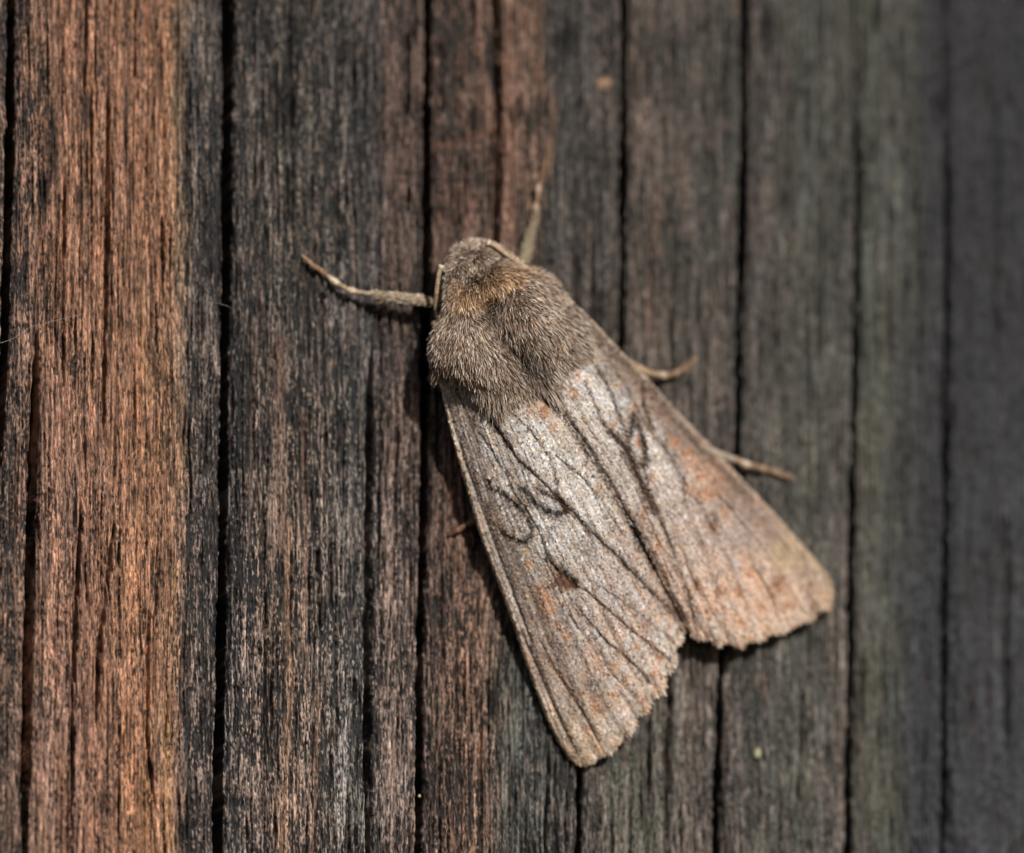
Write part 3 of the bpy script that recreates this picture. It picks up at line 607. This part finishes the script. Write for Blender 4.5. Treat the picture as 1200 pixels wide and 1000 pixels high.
    cbb = np.repeat(cb[None], len(s), 0) * (.7 + .6 * r.random(len(s)))[:, None]
    bend = A3[None] * .12 - n * .22
    V, Cc, F = blades(q0 - n * .5, d, ln, wd, cbb, ct, bend, r)
    f = kid('fur', V[:, 0], V[:, 1], V[:, 2], F, M_hair, Cc, body, smooth=True); f['kind'] = 'stuff'
    f['label'] = 'dense grey-brown hair with a rusty collar'
    # long loose hairs: left shoulder, and the brush of hair lying over the wing roots
    n2 = 7000
    tt = r.random(n2); g = r.random(n2)
    P = np.array([(507, 428), (510, 433), (516, 436), (534, 436), (552, 450), (568, 472), (584, 482), (594, 470), (610, 458), (630, 456), (654, 474), (653, 444), (665, 422), (685, 414), (684, 392), (676, 368)], float)
    L = np.r_[0, np.cumsum(np.hypot(*np.diff(P, axis=0).T))]; L /= L[-1]
    bx0 = np.interp(tt, L, P[:, 0]); by0 = np.interp(tt, L, P[:, 1]); ce = np.array([590, 390.])
    inn = r.uniform(-.02, .22, n2); xx = bx0 + (ce[0] - bx0) * inn; yy = by0 + (ce[1] - by0) * inn
    hh = np.interp(xx, [500, 530, 560, 600, 650, 690], [64, 84, 98, 104, 103, 84]) + 60 * inn + r.uniform(-3, 6, n2); hh = np.where(tt < .05, 62 + r.random(n2) * 30, hh)
    dx = bx0 - xx; dy = by0 - yy; l = np.hypot(dx, dy); dd = np.stack([dx / l * .6 + ax[0] * .8, dy / l * .6 + ax[1] * .8, r.normal(-.06, .16, n2)], -1) + r.normal(0, .16, (n2, 3))
    ct = tones[r.choice(5, n2, p=[.32, .26, .2, .14, .08])]
    V, Cc, F = blades(np.stack([xx, yy, hh], -1), dd, r.uniform(7, 24, n2) , r.uniform(.5, 1.1, n2), np.repeat(cb[None], n2, 0), ct, np.array([0, 0, -.12])[None] * np.ones((n2, 1)), r)
    f = kid('hair_tuft', V[:, 0], V[:, 1], V[:, 2], F, M_hair, Cc, body); f['kind'] = 'stuff'
make_fur()

# --- tubes for legs and antennae
def tube(pts, rad, cols, nseg=12, sub=5, bump=0.0, seed=0):
    P = np.array(pts, float); n = len(P); tt = np.arange(n); q = np.linspace(0, n - 1, (n - 1) * sub + 1)
    c = np.stack([np.interp(q, tt, P[:, i]) for i in range(3)], -1); r_ = np.interp(q, tt, rad); cc = np.stack([np.interp(q, tt, [k[i] for k in cols]) for i in range(3)], -1)
    for _ in range(2): c[1:-1] = (c[:-2] + 2 * c[1:-1] + c[2:]) / 4
    d = np.gradient(c, axis=0); d /= np.linalg.norm(d, axis=1, keepdims=True)
    s = np.cross(d, [0, 0, 1.0]); s /= np.linalg.norm(s, axis=1, keepdims=True); nn = np.cross(s, d)
    a = np.linspace(0, 2 * pi, nseg, endpoint=False); rr = np.random.default_rng(seed)
    R = r_[:, None] * (1 + bump * rr.normal(0, 1, (len(q), nseg)))
    V = c[:, None] + s[:, None] * (np.cos(a)[None] * R)[..., None] + nn[:, None] * (np.sin(a)[None] * R)[..., None]
    Cc = np.repeat(cc[:, None], nseg, 1) * np.exp(rr.normal(0, .15, (len(q), nseg)))[..., None]
    V = np.concatenate([c[:1], V.reshape(-1, 3), c[-1:]]); Cc = np.concatenate([cc[:1], Cc.reshape(-1, 3), cc[-1:]])
    m = len(q); idx = 1 + np.arange(m * nseg).reshape(m, nseg); nx = np.roll(idx, -1, 1)
    F = [np.stack([idx[:-1], nx[:-1], nx[1:], idx[1:]], -1).reshape(-1, 4)]
    F.append(np.stack([np.zeros(nseg, int), nx[0], idx[0], idx[0]], -1)); F.append(np.stack([np.full(nseg, len(V) - 1), idx[-1], nx[-1], nx[-1]], -1))
    return V, Cc, np.concatenate(F)
def tube_obj(name, pts, rad, cols, parent, **k):
    V, Cc, F = tube(pts, rad, cols, **k)
    # caps as true triangles
    q = F[F[:, 2] != F[:, 3]]; t3 = F[F[:, 2] == F[:, 3]][:, :3]
    me = bpy.data.meshes.new(name); w3 = Pm(V[:, 0], V[:, 1], V[:, 2]) - morg
    me.from_pydata(w3.tolist(), [], q.tolist() + t3.tolist()); me.materials.append(M_leg)
    a = me.color_attributes.new('Col', 'FLOAT_COLOR', 'POINT'); c4 = np.ones((len(V), 4), np.float32); c4[:, :3] = np.clip(Cc, .002, .95); a.data.foreach_set('color', c4.ravel())
    me.polygons.foreach_set('use_smooth', np.ones(len(me.polygons), dtype=bool))
    o = bpy.data.objects.new(name, me); col.objects.link(o); o.parent = parent; return o
tan = lin(150, 126, 102); pale = lin(196, 178, 156); brn = lin(122, 90, 68); dkb = lin(92, 68, 52); gre = lin(150, 138, 122); org = lin(150, 112, 84)
def leg_scales(name, pts, rad, parent, n, seed, tone, ln=(3, 6)):
    r = np.random.default_rng(seed); P = np.array(pts, float); i = r.uniform(0, len(P) - 1.001, n); k = i.astype(int); f = (i - k)[:, None]
    c = P[k] * (1 - f) + P[k + 1] * f; d = P[k + 1] - P[k]; d /= np.linalg.norm(d, axis=1, keepdims=True)
    rd = np.interp(i, np.arange(len(P)), rad); s = np.cross(d, [0, 0, 1.]); s /= np.linalg.norm(s, axis=1, keepdims=True); nn = np.cross(s, d); a = r.uniform(0, 2 * pi, n)
    o = s * np.cos(a)[:, None] + nn * np.sin(a)[:, None]
    V, Cc, F = blades(c + o * rd[:, None] * .8, d + o * r.uniform(.15, .5, n)[:, None] + r.normal(0, .1, (n, 3)), r.uniform(*ln, n), r.uniform(.8, 1.7, n), np.array([lin(104, 84, 68)]) * np.ones((n, 1)),
                      np.array(tone)[None] * np.exp(r.normal(0, .35, n))[:, None], np.zeros((n, 3)), r)
    x = kid(name, V[:, 0], V[:, 1], V[:, 2], F, M_hair, Cc, parent); x['kind'] = 'stuff'
# front left leg
P = [(530, 356, 40), (508, 353, 42), (495, 352, 41), (478, 350, 38), (466, 349, 35), (452, 347, 31), (440, 345, 28)]
R_ = [4, 4.8, 5.4, 5.2, 4.8, 3.4, 2.9]
lg = tube_obj('leg', P, R_, [tan, tan, tan, gre, brn, tan, brn], moth, seed=1, bump=.05); lg['label'] = 'front leg stretched out to the left'
leg_scales('leg_hair', P, R_, lg, 900, 31, lin(184, 168, 144), (4, 9))
P = [(444, 345, 29), (430, 344, 25), (418, 342, 22), (413, 341, 22), (407, 339, 20), (399, 334, 17), (394, 331, 16), (390, 328, 15), (382, 322, 12), (374, 316, 10), (367, 311, 9), (360, 305, 7), (354, 300, 5)]
R_ = [2.8, 2.6, 2.9, 4.0, 2.8, 2.5, 3.9, 3.4, 2.4, 2.9, 2.1, 2.6, 1.4]
ts = tube_obj('tarsus', P, R_, [tan, gre, tan, pale, tan, tan, pale, pale, brn, brn, org, brn, org], lg, seed=2, bump=.05)
leg_scales('leg_hair', P, R_, ts, 320, 32, lin(170, 148, 122), (2, 4))
tube_obj('spur', [(452, 350, 29), (447, 354, 26), (441, 356, 23)], [2.0, 1.8, .6], [tan, tan, org], lg, seed=3)
# front right leg, deeper behind the head
P = [(600, 330, 34), (613, 308, 26), (617, 293, 23), (620, 280, 20), (623, 270, 17), (626, 258, 14), (628, 246, 12)]
R_ = [6, 7.4, 7, 4.6, 3.0, 2.4, 2.8]
tan2 = lin(138, 116, 94); gre2 = lin(124, 114, 92); pale2 = lin(166, 142, 120); brn2 = lin(112, 84, 64)
lg = tube_obj('leg', P, R_, [tan2, gre2, gre2, gre2, tan2, tan2, tan2], moth, seed=4, bump=.05); lg['label'] = 'front leg pointing up beyond the head'
leg_scales('leg_hair', P, R_, lg, 700, 33, lin(136, 124, 98), (4, 8))
P = [(627, 249, 12), (628, 243, 11), (629, 236, 9), (631, 228, 8), (631, 222, 8), (633, 212, 6), (636, 200, 5), (640, 190, 4), (642, 178, 4), (644, 166, 3)]
tube_obj('tarsus', P, [2.6, 3.8, 2.2, 2.6, 3.6, 2.0, 2.0, 2.0, 1.7, 1.3], [tan2, pale2, brn2, tan2, pale2, brn2, brn2, brn, brn2, brn2], lg, seed=5, bump=.05)
# middle right
P = [(735, 425, 46), (757, 436, 34), (766, 439, 24)]
lg = tube_obj('leg', P, [5, 4.5, 4.2], [tan, tan, tan], moth, seed=6); lg['label'] = 'middle leg showing past the right wing edge'
P = [(764, 438, 26), (772, 439, 22), (777, 440, 19), (782, 440, 17), (789, 439, 14), (793, 437, 12), (797, 435, 10), (801, 433, 9), (805, 430, 7), (809, 427, 6), (813, 424, 4), (815, 420, 3)]
R_ = [3.4, 3.8, 4.8, 3.0, 3.0, 3.9, 2.7, 3.4, 2.4, 2.9, 1.9, .9]
ts = tube_obj('tarsus', P, R_, [tan, tan, pale, brn, dkb, tan, dkb, brn, dkb, brn, dkb, dkb], lg, seed=7, bump=.05); leg_scales('leg_hair', P, R_, ts, 260, 34, lin(150, 122, 96), (2, 5))
# hind right
P = [(818, 522, 34), (846, 534, 26), (858, 538, 22)]
lg = tube_obj('leg', P, [5, 4.6, 4.2], [tan, gre, gre], moth, seed=8); lg['label'] = 'hind leg behind the right wing edge'
P = [(856, 537, 23), (866, 540, 20), (876, 545, 17), (882, 546, 15), (889, 548, 13), (894, 550, 12), (899, 551, 10), (905, 552, 9), (910, 554, 8), (915, 556, 7), (920, 557, 5), (925, 559, 4), (928, 561, 2)]
R_ = [3.8, 3.4, 4.6, 2.9, 2.9, 4.1, 2.7, 2.8, 3.7, 2.4, 3.1, 2.2, .9]
ts = tube_obj('tarsus', P, R_, [gre, tan, pale, dkb, brn, tan, dkb, brn, tan, dkb, brn, brn, dkb], lg, seed=9, bump=.05); leg_scales('leg_hair', P, R_, ts, 320, 35, lin(160, 134, 108), (2, 5))
# hind left, browns darkened to paint in the wing's shade
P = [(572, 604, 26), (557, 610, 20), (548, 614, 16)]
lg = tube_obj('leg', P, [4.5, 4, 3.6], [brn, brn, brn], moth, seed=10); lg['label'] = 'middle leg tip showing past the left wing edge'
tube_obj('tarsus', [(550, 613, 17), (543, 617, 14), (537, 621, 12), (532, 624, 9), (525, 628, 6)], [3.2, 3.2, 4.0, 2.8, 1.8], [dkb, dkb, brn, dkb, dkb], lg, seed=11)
# antennae folded back beside the head: ringed threads
def antenna(pts, r0, lab, seed):
    P = np.array(pts, float); L = np.r_[0, np.cumsum(np.linalg.norm(np.diff(P, axis=0), axis=1))]; n = int(L[-1] / 1.25); q = np.linspace(0, L[-1], n)
    c = np.stack([np.interp(q, L, P[:, i]) for i in range(3)], -1); rr = [r0 * (1 + .16 * (i % 2)) * (1 - .2 * i / n) for i in range(n)]
    cc = [lin(200, 176, 146) if i % 2 else lin(120, 92, 70) for i in range(n)]
    cc[0] = cc[1] = cc[2] = cc[3] = pale; rr[0] *= 1.0; rr[1] *= 1.5; rr[2] *= 1.5; rr[3] *= 1.2
    o = tube_obj('antenna', c.tolist(), rr, cc, moth, nseg=10, sub=2, seed=seed); o['label'] = lab
antenna([(518, 311, 86), (515, 318, 84), (513, 330, 80), (511.5, 343, 72), (510, 356, 60), (512, 372, 50)], 2.5, 'antenna tucked beside the left eye', 41)
antenna([(571, 284, 86), (580, 288, 88), (592, 297, 90), (603, 305, 90), (616, 313, 84), (632, 322, 74)], 2.6, 'antenna tucked along the right of the head', 42)
# compound eyes
def eye(x, y, h, r, lab):
    n = 24; a, b = np.meshgrid(np.linspace(0.02, pi - .02, n), np.linspace(0, 2 * pi, n, endpoint=False), indexing='ij')
    X = x + r * .8 * np.sin(a) * np.cos(b); Y = y + r * np.cos(a); H = h + r * .9 * np.sin(a) * np.sin(b)
    idx = np.arange(n * n).reshape(n, n); nx = np.roll(idx, -1, 1); F = np.stack([idx[:-1], idx[1:], nx[1:], nx[:-1]], -1).reshape(-1, 4)
    m = M_eye; o = kid('eye', X.ravel(), Y.ravel(), H.ravel(), F, m, np.array([.012, .010, .009]) * np.ones((n * n, 3))); o['label'] = lab
M_eye = mat_vcol('eye', 0.18, 0.5)
eye(520, 327, 72, 9, 'dark left eye'); eye(590, 306, 62, 11, 'dark right eye')

# ------------------------------------------------------------------ little things lying on the timber
def grain_mesh(name, x, y, h, rx, ry, rh, c, lab, cat, group=None, mat=None, seed=0):
    r = np.random.default_rng(seed); n = 14
    a, b = np.meshgrid(np.linspace(0.05, pi - .05, n), np.linspace(0, 2 * pi, n, endpoint=False), indexing='ij')
    k = 1 + .22 * pn(np.cos(b) * 1.7 + seed * 3.1, np.cos(a) * 2 + np.sin(b) * 1.7, 150 + seed)
    X = rx * k * np.sin(a) * np.cos(b); Y = ry * k * np.cos(a); H = rh * k * np.sin(a) * np.sin(b)
    idx = np.arange(n * n).reshape(n, n); nx = np.roll(idx, -1, 1); F = np.stack([idx[:-1], idx[1:], nx[1:], nx[:-1]], -1).reshape(-1, 4)
    org_ = Pm(np.array(float(x)), np.array(float(y)), np.array(float(h)))
    v = Pm(x + X.ravel(), y + Y.ravel(), h + H.ravel()) - org_
    o = mesh(name, v, F, mat or M_leg, None, np.array(c) * np.ones((n * n, 3)) * np.exp(r.normal(0, .12, (n * n, 1))))
    o.location = org_.tolist(); o['label'] = lab; o['category'] = cat
    if group: o['group'] = group
    return o
grain_mesh('wood_crumb', 708, 98, 1, 9, 8, 3, lin(132, 104, 82), 'round tan crumb on the wood above the moth beside a crack', 'crumb', seed=1)
grain_mesh('lichen_speck', 888, 883, 2, 4.5, 6.5, 3, lin(150, 146, 118), 'pale greenish speck on the wood below the right wing', 'speck', seed=2)
grain_mesh('pollen_grain', 491.5, 933, 3, 2.0, 2.0, 2.0, lin(170, 146, 90), 'tiny yellow grain in the long crack near the bottom edge', 'grain', seed=3)
# a bead of dew below the outstretched leg
mg, tg, bgd = mat_base('dew', 0.03, 0.5); bgd.inputs['Transmission Weight'].default_value = 1.0; bgd.inputs['IOR'].default_value = 1.33
grain_mesh('dew_bead', 378, 347, 7, 4.6, 4.6, 4.2, [1, 1, 1], 'tiny clear bead on dark wood under the outstretched front leg', 'droplet', mat=mg, seed=4)
# silk threads
M_silk = mat_vcol('silk', 0.3, 0.6)
def thread(pts, r_, lab, seed, cat='thread'):
    V, Cc, F = tube(pts, [r_] * len(pts), [lin(96, 90, 82)] * len(pts), nseg=6, sub=6, seed=seed)
    q = F[F[:, 2] != F[:, 3]]
    org_ = Pm(*[np.array(float(k)) for k in pts[0]])
    o = mesh('silk_thread', Pm(V[:, 0], V[:, 1], V[:, 2]) - org_, q, M_silk, None, Cc); o.location = org_.tolist(); o['label'] = lab; o['category'] = cat
thread([(-6, 404, 12), (14, 398, 11), (34, 384, 10), (60, 377, 10), (98, 368, 9)], .28, 'fine pale silk thread crossing the brown wood at the left edge', 51)
thread([(240, 353, 10), (256, 356, 12), (268, 359, 12), (274, 364, 10)], .22, 'short pale thread across the wide dark crack left of the moth', 52)
thread([(690, 337, 12), (697, 331, 14), (702, 327, 15), (716, 324, 15)], .34, 'short loose fibre just right of the furry thorax', 53)
thread([(449, 289, 8), (470, 288, 9), (492, 290, 10)], .22, 'faint straight thread on the wood above the outstretched leg', 54)
